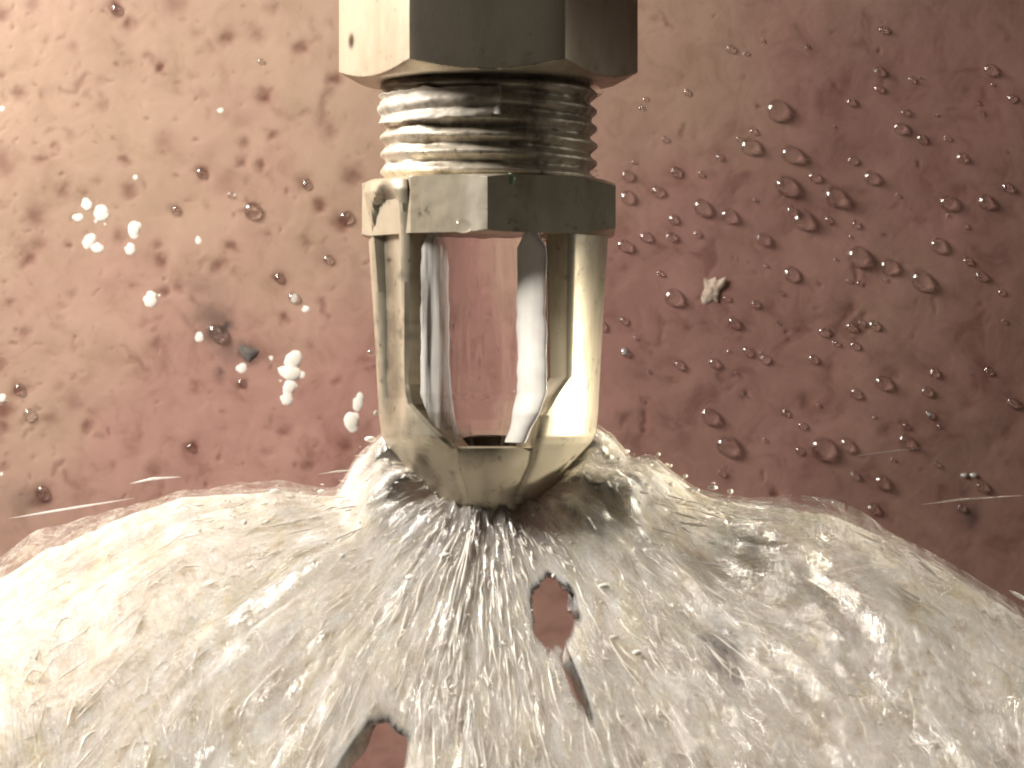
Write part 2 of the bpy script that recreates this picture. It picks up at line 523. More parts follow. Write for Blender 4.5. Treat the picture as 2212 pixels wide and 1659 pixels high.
for zx, zy, d, a in [(175, 30, 80, .7), (1340, 85, 65, .7), (1710, 155, 70, .75), (1005, 230, 60, .7), (1740, 410, 55, .75),
                     (120, 840, 90, .8), (20, 960, 110, .8), (15, 1070, 100, .7), (310, 1010, 80, .45), (470, 920, 90, .45),
                     (540, 1070, 55, .7), (1170, 1195, 65, .75), (1745, 1095, 60, .6), (2120, 1180, 70, .6), (1480, 800, 60, .8),
                     (150, 495, 55, .45), (260, 1495, 120, .8), (65, 290, 45, .5), (0, 690, 100, .5), (950, 1335, 70, .6),
                     (1190, 815, 60, .5), (1080, 930, 90, .2), (1890, 1290, 60, .6), (800, 1220, 90, .3), (2060, 800, 50, .4),
                     (1090, 200, 60, .5), (1540, 380, 60, .2), (560, 980, 60, .3), (700, 620, 140, .18)]:
    spot(stain_or_shadow, *T4(zx, zy), d * k3, a, 1.0)
for tf, pts, w, a in [(T3, [(380, 545), (455, 565), (500, 515), (540, 465)], 40, .6), (T3, [(905, 335), (960, 375), (1015, 430)], 40, .75),
                      (T3, [(1815, 295), (1870, 300), (1940, 235), (1905, 120)], 50, .5), (T3, [(2030, 560), (1990, 620), (1980, 720), (2025, 820)], 70, .75),
                      (T3, [(1635, 610), (1700, 700), (1790, 715), (1880, 680)], 45, .45), (T3, [(1500, 870), (1510, 930), (1470, 1000)], 45, .6),
                      (T3, [(1520, 1240), (1580, 1270), (1580, 1310), (1500, 1310)], 45, .85), (T3, [(90, 1460), (150, 1520), (270, 1515)], 60, .45),
                      (T3, [(170, 1530), (180, 1600)], 60, .45), (T3, [(1860, 1460), (1875, 1530)], 40, .6), (T3, [(700, 240), (740, 280)], 40, .4),
                      (T3, [(2130, 1040), (2200, 1110)], 40, .7), (T3, [(1360, 400), (1390, 560)], 60, .22), (T3, [(720, 900), (790, 1000)], 40, .3),
                      (T4, [(760, 570), (800, 605), (850, 650), (900, 715)], 30, .7), (T4, [(740, 610), (780, 660), (830, 650)], 30, .4),
                      (T4, [(1955, 295), (1995, 335), (2010, 395)], 36, .8), (T4, [(1180, 270), (1215, 330)], 30, .65),
                      (T4, [(1870, 1140), (1900, 1200), (1900, 1300)], 45, .6), (T4, [(1835, 1190), (1870, 1260), (1900, 1310)], 30, .5),
                      (T4, [(370, 1290), (320, 1350), (300, 1430), (280, 1480)], 35, .7), (T4, [(410, 1350), (440, 1400), (495, 1445)], 32, .6),
                      (T4, [(690, 910), (730, 970), (765, 1100)], 40, .3), (T4, [(850, 980), (860, 1060)], 40, .3),
                      (T4, [(70, 820), (110, 870), (160, 840)], 40, .8), (T4, [(680, 220), (690, 330)], 80, .2),
                      (T5, [(390, 55), (415, 90), (425, 125)], 26, .75), (T5, [(1210, 450), (1220, 540)], 50, .3), (T5, [(490, 640), (500, 710)], 24, .6),
                      (T5, [(1450, 40), (1490, 80)], 60, .4),
                      (T6, [(375, 340), (385, 420), (370, 490)], 30, .55), (T6, [(290, 845), (285, 915)], 34, .95), (T6, [(300, 770), (300, 800)], 30, .6),
                      (T6, [(1365, 280), (1320, 350), (1280, 420), (1370, 440), (1390, 390), (1420, 330)], 66, .85),
                      (T6, [(1290, 420), (1440, 410)], 40, .85), (T6, [(1370, 80), (1375, 150)], 26, .8), (T6, [(720, 260), (735, 310)], 26, .6),
                      (T6, [(990, 835), (1025, 850)], 30, .5), (T6, [(1790, 250), (1800, 320)], 26, .5)]:
    stroke(stain_or_shadow, [tf(*q) for q in pts], w * (k3 if tf in (T3, T4) else k5), a)
for zx, zy, d, a in [(1660, 915, 60, .5), (205, 870, 60, .5), (1975, 780, 70, .3), (2075, 620, 60, .3), (490, 990, 90, .25),
                     (960, 1240, 50, .7), (1130, 760, 60, .35), (1550, 930, 70, .35), (810, 740, 45, .6), (1250, 600, 60, .3), (1560, 630, 70, .4)]:
    spot(stain_or_shadow, *T6(zx, zy), d * k5, a, 1.0)
for zx, zy, d, a, ax, ang in [(1310, 400, 150, .55, 1.5, -.6), (1380, 460, 70, .85, 1.2, .3), (1330, 500, 110, .65, 1.3, 0), (1510, 610, 90, .9, 1.4, -.4),
                              (1400, 590, 120, .4, 1.4, -.5), (1345, 735, 55, .6, 1, 0), (1270, 250, 200, .18, 1.4, -.8), (150, 1520, 150, .35, 1.6, .1)]:
    spot(soot_or_shadow, *T4(zx, zy), d * k3, a, 1.0, ax, ang)
for zx, zy, d, a in [(1985, 1370, 110, .6), (1950, 1240, 60, .4)]:
    spot(soot_or_shadow, *T6(zx, zy), d * k5, a, 1.0)
# random faint specks, denser towards the left
for i in range(620):
    sx = rnd.random() ** 1.5 * 1200 if i < 540 else rnd.uniform(1300, 2268)
    sy = rnd.uniform(0, 1150)
    d = rnd.uniform(7, 22) if i % 2 else rnd.uniform(5, 12)
    spot_a = rnd.uniform(.08, .34) if i % 2 else rnd.uniform(.15, .55)
    x, z = W(sx, sy)
    ii = np.searchsorted(xs, [x - 0.003, x + 0.003]); jj = np.searchsorted(zs, [z - 0.003, z + 0.003])
    sl = np.s_[ii[0]:ii[1], jj[0]:jj[1]]
    r = d * 0.5 * SPX
    e = rnd.uniform(.6, 1.6)
    dd = ((NX[sl] - x) / (r * e)) ** 2 + ((NZ[sl] - z) / r) ** 2
    stain_or_shadow[sl] = np.maximum(stain_or_shadow[sl], spot_a * np.exp(-dd))
WYv = WALL_Y + np.clip(WX + 0.02, 0, 0.2) ** 2 / (2 * 0.42) + fbm(WX * 60, WZ * 60, 21, 3) * 0.0007 + fbm(WX * 420, WZ * 420, 33, 3) * 0.00005 + stain_or_shadow * 0.00012  # right side curved back to put the falloff of light into the shape
wall_me = grid_mesh('wall', WX, WYv, WZ)
pale_sheen = np.clip((WZ + WX * -0.62 - 0.006) / 0.034 + fbm(WX * 60, WZ * 60, 77, 4) * 1.4, 0, 1) * 0.60  # tan tone plus top-left sheen, put into the colour, fading to the right
vattr(wall_me, 'pale_sheen', pale_sheen)
vattr(wall_me, 'stain_or_shadow', stain_or_shadow); vattr(wall_me, 'soot_or_shadow', soot_or_shadow)
wall_me.flip_normals()
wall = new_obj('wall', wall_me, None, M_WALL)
tag(wall, 'wet mottled pink painted wall behind the spraying nozzle', 'wall', None, 'structure')


def wall_y(x, z):
    i = min(max(np.searchsorted(xs, x), 1), len(xs) - 1); j = min(max(np.searchsorted(zs, z), 1), len(zs) - 1)
    return float(WYv[i, j])


# ------------------------------------------------------------------ nozzle
AX = 1055.0                      # axis, photo units
nozzle = bpy.data.objects.new('spray_nozzle', None)
nozzle.empty_display_size = 0.01
COL.objects.link(nozzle)
nozzle.location = (0, 0, 0)
tag(nozzle, 'plated brass spray nozzle with hexagonal nut, worn thread and two armed cage', 'nozzle')
PX = lambda u: u * S
ZZ = lambda dy: (829.5 - dy) * S
CX = (AX - 1106) * S


def lathe_like(name, az, zlv, Rfun, m, parent=nozzle, cap=True, sharp=28, stain_fn=None):
    A, Zd = np.meshgrid(az, zlv, indexing='ij')
    R = Rfun(A, Zd)
    X = CX + R * np.sin(A) * S
    Y = -R * np.cos(A) * S
    Zm = (829.5 - Zd) * S
    nu, nv = X.shape
    v = np.stack([X, Y, Zm], -1).reshape(-1, 3).tolist()
    f = []
    for i in range(nu):
        i2 = (i + 1) % nu
        for j in range(nv - 1):
            f.append((i * nv + j, i * nv + j + 1, i2 * nv + j + 1, i2 * nv + j))
    if cap:
        f.append([i * nv for i in range(nu)])
        f.append([i * nv + nv - 1 for i in range(nu)][::-1])
    me = mesh(name, v, f, True, sharp)
    if stain_fn is not None:
        vattr(me, 'stain_or_shadow', stain_fn(A, Zd, X))
    return new_obj(name, me, parent, m)


def hexR(A, R, rot, rnd_=14):
    """polar radius of a hexagon with slightly rounded corners; A measured from the camera side"""
    k = np.pi / 3
    a = np.mod(A - rot + k / 2, k) - k / 2
    apo = R * np.cos(k / 2)
    h = apo / np.cos(a)
    p = 26.0
    # soft limit at the corner
    lim = R * 0.992
    return (h ** -p * 1.0 + (lim * 1.012) ** -p * 0.35) ** (-1 / p)


az_hex = np.unique(np.concatenate([np.linspace(-np.pi, np.pi, 240, endpoint=False)] + [np.pi / 6 + np.pi / 3 * k + np.linspace(-.04, .04, 9) for k in range(-3, 3)]))
az_hex = az_hex[(az_hex >= -np.pi) & (az_hex < np.pi)]


def nutR(A, Z):
    h = hexR(A, 326, 0.0)
    cone = 278 + (180 - Z) * 1.9
    top = 278 + (Z + 700) * 1.9
    return np.minimum(np.minimum(h, cone), top)


def nut_stain(A, Z, X):
    d = ((X / S + 1106 - 762) / 7) ** 2 + ((Z - 95) / 17) ** 2
    s = np.exp(-d ** 2) * 0.95
    s = np.maximum(s, 0.35 * np.clip(fbm(A * 9, Z / 30, 5) * 3 - 0.1, 0, 1) * np.exp(-np.abs(Z - 165) / 16))
    return s


zl = np.unique(np.concatenate([np.linspace(-700, 60, 60), np.linspace(60, 180, 61)]))
nut = lathe_like('hex_nut', az_hex, zl, nutR, M_NUT, stain_fn=nut_stain)

# threaded neck
az = np.linspace(-np.pi, np.pi, 320, endpoint=False)
zt = np.linspace(176, 402, 170)


def threadR(A, Z):
    p = 37.0
    ph = (Z - A / (2 * np.pi) * p - 12) / p
    tri = np.abs((ph % 1.0) - 0.5) * 2
    tri = np.clip(tri * 1.5 - 0.25, 0, 1)
    r = 219 + 15 * tri
    r = r + fbm(A * 12, Z / 9, 40, 3) * 3.0 + fbm(A * 3, Z / 60, 44, 3) * 5
    # damaged, filled threads on the lit side
    fill = np.clip(fbm(A * 2.2 + 5, Z / 45, 51, 3) * 4, 0, 1)
    r = r * (1 - fill) + (230 + fbm(A * 14, Z / 12, 60, 2) * 2.5 + 3 * np.sin((Z - A / (2 * np.pi) * 37) / 37 * 2 * np.pi)) * fill
    return r


def thread_stain(A, Z, X):
    p = 37.0
    ph = (Z - A / (2 * np.pi) * p - 12) / p
    tri = np.abs((ph % 1.0) - 0.5) * 2
    g = np.clip(0.35 - tri, 0, 1) * 2.2 * np.clip(0.55 + fbm(A * 6, Z / 20, 70, 4) * 2.6, 0, 1)
    g = np.maximum(g, 0.8 * np.exp(-((Z - 190) / 11) ** 2))
    return np.clip(g, 0, 0.9)


neck = lathe_like('threaded_neck', az, zt, threadR, M_THREAD, cap=False, sharp=60, stain_fn=thread_stain)

# remains of sealing tape wound on the thread
A, Zd = np.meshgrid(np.linspace(-1.45, 0.115, 110), np.linspace(0, 1, 40), indexing='ij')
top = 208 + fbm(A * 4, A * 0 + 3, 80) * 16 - (A + 0.6) * 3
bot = 274 + fbm(A * 5, A * 0 + 8, 83) * 12 - (A > 0.04) * 6
Zt = top + (bot - top) * Zd
Rt = 233 + fbm(A * 7, Zt / 14, 86, 3) * 7 + 5 * np.sin(Zt / 37 * 2 * np.pi + A) + np.exp(-((A - 0.105) / 0.03) ** 2) * 9
tape_me = grid_mesh('thread_tape', CX + Rt * np.sin(A) * S, -Rt * np.cos(A) * S, (829.5 - Zt) * S)
tape = new_obj('thread_tape', tape_me, neck, M_TAPE)
sm = tape.modifiers.new('solid', 'SOLIDIFY'); sm.thickness = 0.00012; sm.offset = -1
tag(tape, 'frayed band of grubby white sealing tape on the thread')


# collar: flats meeting in a corner towards the viewer
COLP = [(0, 276), (62, 306), (118, 306), (180, 276), (242, 306), (280, 275), (322, 262), (360, 276)]


def polyR(A):
    a = np.mod(A, 2 * np.pi)
    r = np.zeros_like(a)
    for (d0, r0), (d1, r1) in zip(COLP[:-1], COLP[1:]):
        t0, t1 = math.radians(d0), math.radians(d1)
        m_ = (a >= t0 - 1e-9) & (a <= t1 + 1e-9)
        # line through the two corners, in polar form
        r = np.where(m_, r0 * r1 * np.sin(t1 - t0) / (r0 * np.sin(np.clip(a - t0, 0, None)) + r1 * np.sin(np.clip(t1 - a, 0, None)) + 1e-9), r)
    return r


def collarR(A, Z):
    h = polyR(A) + fbm(A * 7, Z / 30, 61, 2) * 1.6
    return np.minimum(np.minimum(h, 258 + (Z - 393) * 2.6), 264 + (513 - Z) * 3.0)


def collar_glare(A, Z, X):  # glare by the front corner, put into the collar as pale colour
    u = X / S + 1106
    e = np.exp(-(((u - 1032) / 20) ** 4)) * (0.55 + 0.4 * np.exp(-((Z - 425) / 12) ** 2) + 0.25 * np.clip((Z - 440) / 40, 0, 1))
    return np.clip(e + fbm(u / 12, Z / 14, 63, 3) * 0.3 * (e > 0.2), 0, 1)


az_col = np.unique(np.round(np.concatenate([np.linspace(0, 2 * np.pi, 240, endpoint=False), np.radians([p[0] for p in COLP[:-1]])]), 6))
collar = lathe_like('collar', az_col, np.unique(np.concatenate([np.linspace(393, 420, 22), np.linspace(420, 490, 24), np.linspace(490, 513, 18)])), collarR, M_BRASS)
Ac, Zc = np.meshgrid(az_col, np.unique(np.concatenate([np.linspace(393, 420, 22), np.linspace(420, 490, 24), np.linspace(490, 513, 18)])), indexing='ij')
vattr(collar.data, 'pale_sheen', collar_glare(Ac, Zc, CX + collarR(Ac, Zc) * np.sin(Ac) * S))


# arms: sectors of a thick tube left between two windows
def Rout(Z):
    return np.interp(Z, [395, 420, 515, 700, 900, 940, 956, 1085, 1130], [268, 272, 259, 247, 236, 231, 222, 116, 104])


def Rin(Z):
    return np.interp(Z, [395, 515, 850, 900, 960, 1100], [196, 190, 186, 168, 128, 60])


def arm(side):
    if side < 0:
        xs_ = [(395, 174), (515, 168), (700, 170), (830, 172), (872, 163), (915, 122), (965, 66), (1000, 62), (1090, 40)]
    else:
        xs_ = [(395, 172), (515, 172), (700, 171), (815, 170), (850, 142), (895, 113), (960, 100), (1000, 92), (1090, 52)]
    zl = np.concatenate([np.linspace(400 if side < 0 else 505, 800, 110), np.linspace(803, 1085, 95)])
    half = np.interp(zl, [p[0] for p in xs_], [p[1] for p in xs_])
    Ro = Rout(zl); Ri = Rin(zl)
    aw = np.arcsin(np.clip(half / Ro, 0, 0.99))          # window half angle, from the front
    n = 46
    loops = []; st = []
    for z, ro, ri, a in zip(zl, Ro, Ri, aw):
        t = np.linspace(0, 1, n)
        ang = a + (np.pi - 2 * a) * t
        r = np.full(n, ro)
        # softened arrises
        e = np.minimum(t, 1 - t) * (np.pi - 2 * a) * ro
        r = r - 7 * np.exp(-(e / 6) ** 2)
        if side < 0:
            # flat groove milled down the lit arm, pointed at its upper end
            xg = ro * np.sin(ang)
            depth = np.interp(z, [400, 418, 440, 520, 700, 860, 930], [0, 4, 13, 15, 12, 8, 0])
            w = np.interp(z, [400, 415, 450, 520, 860], [1, 10, 24, 24, 22])
            c = np.interp(z, [400, 520, 900], [222, 222, 206])
            u = xg - c
            gg = np.clip(np.where(u > 0, (w - u) / 5.0, (u + w + 14) / 20.0), 0, 1)
            gg = gg * gg * (3 - 2 * gg)
            r = r - depth * 1.5 * gg * (ang < np.pi / 2)
        r = r + fbm(ang * 12, z / 40 + ang * 0, 90 + side, 2) * 1.0
        out = [(side * rr * math.sin(q), -rr * math.cos(q)) for rr, q in zip(r, ang)]
        inn = [(side * ri * math.sin(q), -ri * math.cos(q)) for q in ang[::-1]]
        loops.append([(CX + x * S, y * S, (829.5 - z) * S) for x, y in out + inn])
        st.append([(x * side, z) for x, y in out + inn])
    m = 2 * n
    v = [p for l in loops for p in l]
    f = []
    for j in range(len(loops) - 1):
        for i in range(m):
            i2 = (i + 1) % m
            q = (j * m + i, (j + 1) * m + i, (j + 1) * m + i2, j * m + i2)
            f.append(q if side > 0 else q[::-1])
    f.append(list(range(m)) if side > 0 else list(range(m))[::-1])
    k = (len(loops) - 1) * m
    f.append([k + i for i in range(m)][::-1] if side > 0 else [k + i for i in range(m)])
    me = mesh('arm', v, f, True, 35)
    sarr = np.array(st).reshape(-1, 2)
    if side < 0:
        s = np.exp(-(((sarr[:, 0] - 211) / 10) ** 2 + ((sarr[:, 1] - 566) / 9) ** 2)) * 0.95
        gw = np.interp(sarr[:, 1], [400, 415, 450, 900], [2, 12, 22, 20]); gc = np.interp(sarr[:, 1], [400, 520, 900], [222, 222, 206])
        s = np.maximum(s, 0.62 * np.exp(-((sarr[:, 0] - gc + 3) / gw) ** 4) * np.clip(0.85 + fbm(sarr[:, 0] / 20, sarr[:, 1] / 40, 98, 3) * 1.2, 0.3, 1) * (sarr[:, 1] > 408) * np.clip((960 - sarr[:, 1]) / 70, 0, 1))
        s = np.maximum(s, np.clip(fbm(sarr[:, 0] / 14, sarr[:, 1] / 30, 96, 4) * 2.0 - 0.12, 0, .55) * (sarr[:, 1] > 560))
    else:
        s = np.clip(fbm(sarr[:, 0] / 10, sarr[:, 1] / 16, 97, 4) * 2.0 - 0.45, 0, .5)
    vattr(me, 'stain_or_shadow', s)
    return new_obj('arm', me, nozzle, M_BRASS)


arm_l = arm(-1); arm_r = arm(1)
tag(arm_l, 'grooved arm with a long bright ridge and dark speck')
tag(arm_r, 'smooth arm with a pale inner cheek')


# hub joining the arms at the bottom, with a dished top
def prof(pts, n=64):
    az = np.linspace(0, 2 * np.pi, n, endpoint=False)
    A, R = np.meshgrid(az, [p[0] for p in pts], indexing='ij')
    _, Zv = np.meshgrid(az, [p[1] for p in pts], indexing='ij')
    return CX + R * np.sin(A) * S, -R * np.cos(A) * S, (829.5 - Zv) * S


hub_pts = [(0.5, 985), (70, 984), (118, 972), (150, 963), (194, 960), (202, 964), (201, 972), (170, 1010), (130, 1059), (110, 1086), (107, 1100), (106, 1130), (104, 1170), (0.5, 1172)]
hub_me = grid_mesh('hub', *prof(hub_pts, 96), closed_u=True)
hub_me.set_sharp_from_angle(angle=math.radians(40))
hub = new_obj('hub', hub_me, nozzle, M_BRASS)
screw_me = grid_mesh('screw', *prof([(0.5, 934), (38, 934), (50, 940), (52, 950), (52, 990)], 40), closed_u=True)
screw_me.set_sharp_from_angle(angle=math.radians(40))
screw = new_obj('screw', screw_me, hub, M_DARK)

# ------------------------------------------------------------------ jet inside the cage
zj = np.linspace(500, 968, 120)
aj = np.linspace(-np.pi, np.pi, 96, endpoint=False)
A, Zd = np.meshgrid(aj, zj, indexing='ij')
Rj = np.interp(Zd, [500, 560, 850, 905, 940, 968], [130, 134, 136, 116, 90, 76])
sec = [(math.cos(t_) , 0.80 * math.sin(t_)) for t_ in np.linspace(math.pi, 3 * math.pi, 40, endpoint=False)]
sec = np.array(sec)
cum = np.concatenate([[0], np.cumsum(np.hypot(*np.diff(np.vstack([sec, sec[:1]]), axis=0).T))])
uu = np.linspace(0, cum[-1], 97)[:-1]
secx = np.interp(uu, cum, np.append(sec[:, 0], sec[0, 0])); secy = np.interp(uu, cum, np.append(sec[:, 1], sec[0, 1]))
for _ in range(2):
    secx = (np.roll(secx, 1) + 2 * secx + np.roll(secx, -1)) / 4; secy = (np.roll(secy, 1) + 2 * secy + np.roll(secy, -1)) / 4
wob = 1 + fbm(np.repeat(secx[:, None], 120, 1) * 1.6 + 4, secy[:, None] * 1.6 + Zd / 240, 120, 3) * 0.05 + fbm(np.arctan2(secy, secx)[:, None] * 2.6 + 9, Zd / 500, 125, 3) * 0.07
jx = CX - 10 * S + Rj * secx[:, None] * wob * S
jy = Rj * secy[:, None] * wob * S
jet_me = mesh('water_jet', np.stack([jx, jy, (829.5 - Zd) * S], -1).reshape(-1, 3).tolist(),
              [(i * 120 + j, i * 120 + j + 1, ((i + 1) % 96) * 120 + j + 1, ((i + 1) % 96) * 120 + j) for i in range(96) for j in range(119)]
              + [[i * 120 for i in range(96)], [i * 120 + 119 for i in range(96)][::-1]], True, 60)
sx2 = np.repeat(secx[:, None], 120, 1); sy2 = np.repeat(secy[:, None], 120, 1)
froth_glare = np.exp(-((sx2 + 0.80) / 0.17) ** 4) * (sy2 < 0.05) * np.clip(0.62 + fbm(sx2 * 9, Zd / 160, 130, 3) * 2.2, 0, 0.95)  # left band is the lamp's reflection, put in as a pale strip
froth_glare = np.maximum(froth_glare, np.clip((Zd - 895) / 60, 0, 0.8) * np.clip(0.5 + fbm(sx2 * 5, Zd / 30, 133, 3) * 2, 0, 1) * (np.abs(sx2 - 0.1) > 0.35))
vattr(jet_me, 'froth_glare', froth_glare)
jet = new_obj('water_jet', jet_me, None, M_JET)
tag(jet, 'clear smooth column of water falling between the two nozzle arms', 'water jet')

def jet_highlight(xc, y0, half, label, seed, mtl, tilt):  # lamp reflection on the jet, put in as a white ribbon
    zq = np.linspace(512, 952, 110); aq = np.linspace(0, 2 * np.pi, 24, endpoint=False)
    A, Zq = np.meshgrid(aq, zq, indexing='ij')
    xcs = np.interp(Zq, [512, 850, 905, 952], [xc, xc - np.sign(xc) * 2, xc * 0.84, xc * 0.66])
    hw = half * np.interp(Zq, [512, 545, 850, 952], [0.45, 1.0, 1.0, 0.75]) * (1 + fbm(Zq / 60, A * 0, seed, 3) * 0.35)
    u = hw * np.cos(A); w = 5.0 * np.sin(A) - 4.0 * (1 - (u / hw) ** 2)      # flat ribbon, slightly bowed
    X = CX - 8 * S + (xcs + u + 0.45 * w * np.sign(tilt)) * S + fbm(Zq / 90, A * 0 + 3, seed + 4, 3) * 8 * S
    Y = y0 - tilt * u * S + w * S + np.clip(Zq - 890, 0, 80) * 0.3 * S
    me = grid_mesh('white_highlight', X, Y, (829.5 - Zq) * S, closed_u=True)
    o = new_obj('white_highlight', me, jet, mtl)
    tag(o, label)
    return o


jet_highlight(100, -0.0079, 29, 'brilliant white reflection down one side of the jet', 140, M_RIBBON, 0.85)
jet_highlight(-103, -0.0074, 30, 'dull greyish reflection down the other side of the jet', 150, M_VEINS, 0.35)

# ------------------------------------------------------------------ spray
spray = bpy.data.objects.new('water_spray', None)
COL.objects.link(spray)
spray.location = P(AX, 1110, 0)
tag(spray, 'wide white fan of streaky water thrown out below the nozzle', 'water spray')


def side_drop(r, phi):          # mm below the outlet along the two sides
    a = np.interp(r, [0, 5, 10, 17, 25, 31, 36, 40, 48, 60, 80, 110], [10.9, 10.2, 8.9, 8.5, 9.0, 11.0, 13.2, 15.4, 20.5, 28.5, 44, 75])
    b = np.interp(r, [0, 5, 10, 17, 25, 28, 32, 36, 40, 44, 52, 62, 80, 110], [10.9, 10.6, 9.9, 9.6, 10.3, 11.0, 12.6, 14.5, 16.8, 19.4, 24.6, 31.5, 46, 76])
    w = 0.5 + 0.5 * np.clip(np.sin(phi) * 3, -1, 1)
    return a * (1 - w) + b * w


def sheet_pt(phi, r, n=0.0):
    """phi from the front (0) to the sides (+-90 deg); r in mm; n lift in mm"""
    c = np.clip(np.cos(phi), -1, 1)
    back = np.clip(-np.cos(phi), 0, 1)
    c = np.clip(c, 0, 1)
    s = np.abs(np.sin(phi))
    sd = side_drop(r, phi)
    lean = 1.08 * c ** 1.25
    drop = sd * s ** 0.7 + (1 - s ** 0.7) * 10.9 + lean * np.maximum(r - 3.5, 0) * (1 + 0.004 * r) + back * r * 0.8
    x = CX / MM + r * np.sin(phi)
    y = -r * np.cos(phi)
    return x, y, -drop + n


nphi, nr = 900, 330
phi = np.linspace(math.radians(-104), math.radians(104), nphi)
rr = 3.9 + (100 - 3.9) * np.linspace(0, 1, nr) ** 1.25
PH, RR = np.meshgrid(phi, rr, indexing='ij')
grow = np.clip((RR - 3) / 25, 0, 1)
PQ = PH + fbm(PH * 4, RR / 12, 260, 3) * 0.22
rid = (fbm(PQ * 5, RR / 34, 200, 3) * 3.0 + fbm(PQ * 14, RR / 15, 210, 3) * 1.4) * grow
rid += (fbm(PQ * 26, RR / 7, 220, 2) * 0.55 + fbm(PQ * 40, RR / 3.0, 230, 2) * 0.22) * (0.25 + 0.75 * grow)
wr = fbm(PH * 4, RR / 12, 260, 3) * 0.22                 # streams wander and cross
PW = PH + wr


def hump(PHa, RRa):
    """water heaped up against the nozzle on either side"""
    a = np.interp(RRa, [3.6, 5.5, 7.5, 8.8, 11, 12.4, 14, 17], [0.3, 2.6, 4.2, 4.3, 2.2, -0.2, -0.3, 0])
    b = np.interp(RRa, [3.6, 5.5, 7.5, 8.6, 11, 13, 15, 17, 19.5, 22], [0.4, 2.4, 4.4, 5.2, 4.7, 4.0, 2.0, 0.8, 0.1, 0])
    d = np.degrees(PHa)
    wl = np.exp(-(np.clip(np.abs(d + 92) - 10, 0, None) / 34) ** 2)
    wrr = np.exp(-(np.clip(np.abs(d - 92) - 12, 0, None) / 30) ** 2)
    n = 1 + fbm(PHa * 9, RRa / 3.4, 285, 3) * 1.0
    return (a * wl + b * wrr) * n


rid = rid + hump(PH, RR) + 2.3 * np.exp(-((RR - 4.2) / 2.0) ** 2) * (0.6 + fbm(PH * 8, RR, 288, 2) * 1.6)
X, Y, Z = sheet_pt(PH, RR, rid)
# projected position, used to tear two real holes in the sheet
kk = 250 / (Y + 250)
DXp = X * kk / (84 / 2212) + 1106; DYp = 829.5 - Z * kk / (84 / 2212)


def inpoly(x, y, poly):
    inside = np.zeros(x.shape, bool)
    n = len(poly)
    for i in range(n):
        x0, y0 = poly[i]; x1, y1 = poly[(i + 1) % n]
        cond = ((y0 > y) != (y1 > y)) & (x < (x1 - x0) * (y - y0) / (y1 - y0 + 1e-9) + x0)
        inside ^= cond
    return inside


wx = fbm(DXp / 30, DYp / 30, 240, 3) * 26; wy = fbm(DXp / 30, DYp / 30, 250, 3) * 26
hole = inpoly(DXp + wx, DYp + wy, [(1180, 1235), (1145, 1300), (1152, 1372), (1185, 1405), (1222, 1392), (1252, 1330), (1230, 1265)])
hole |= inpoly(DXp + wx, DYp + wy, [(1220, 1400), (1250, 1470), (1285, 1540), (1272, 1560), (1238, 1500), (1208, 1430)])
hole |= inpoly(DXp + wx, DYp + wy, [(790, 1560), (835, 1555), (885, 1592), (860, 1700), (690, 1720), (740, 1640)])
hole &= np.abs(PH) < 1.2
gap = hole.astype(float)
faint = inpoly(DXp + wx * 2, DYp + wy * 2, [(1490, 1370), (1560, 1350), (1640, 1440), (1610, 1500), (1530, 1450)]) & (np.abs(PH) < 1.2)
gap = np.maximum(gap, faint * 0.36)


def soften(a, n):
    for _ in range(n):
        b = a.copy()
        b[1:-1, 1:-1] = (a[1:-1, 1:-1] * 2 + a[:-2, 1:-1] + a[2:, 1:-1] + a[1:-1, :-2] + a[1:-1, 2:]) / 6
        a = b
    return a


core = soften(gap, 4) > 0.97
gap = soften(gap, 14)
# ragged outer edge and thin gaps
kq = ~(core[:-1, :-1] & core[1:, 1:])
sheet_me = grid_mesh('water_sheet', X * MM, Y * MM, Z * MM, keep=kq)
uvl = sheet_me.uv_layers.new(name='flow')
li = np.empty(len(sheet_me.loops), np.int32); sheet_me.loops.foreach_get('vertex_index', li)
U = np.stack([PW.ravel()[li], RR.ravel()[li] / 10.0], -1)
uvl.data.foreach_set('uv', U.astype(np.float32).ravel())
vattr(sheet_me, 'gap', gap)
sheet_me.flip_normals()
sheet = new_obj('water_sheet', sheet_me, None, M_SHEET)
sm = sheet.modifiers.new('solid', 'SOLIDIFY'); sm.thickness = 0.0026; sm.offset = -1
vg = sheet.vertex_groups.new(name='thin')
gflat = np.maximum(gap, 0.5 * np.clip(1 - (RR - 6.0) / 8, 0, 1)).ravel()
for q_ in range(1, 21):
    sel = np.nonzero((gflat > (q_ - 0.5) / 20 * 0.5) & (gflat <= (q_ + 0.5) / 20 * 0.5 + (9 if q_ == 20 else 0)))[0]
    if len(sel):
        vg.add(sel.tolist(), q_ / 20, 'REPLACE')
sm.vertex_group = 'thin'; sm.invert_vertex_group = True; sm.thickness_vertex_group = 0.02
sheet.parent = spray
sheet.matrix_parent_inverse = spray.matrix_world.inverted() if False else __import__('mathutils').Matrix.Translation(-spray.location)

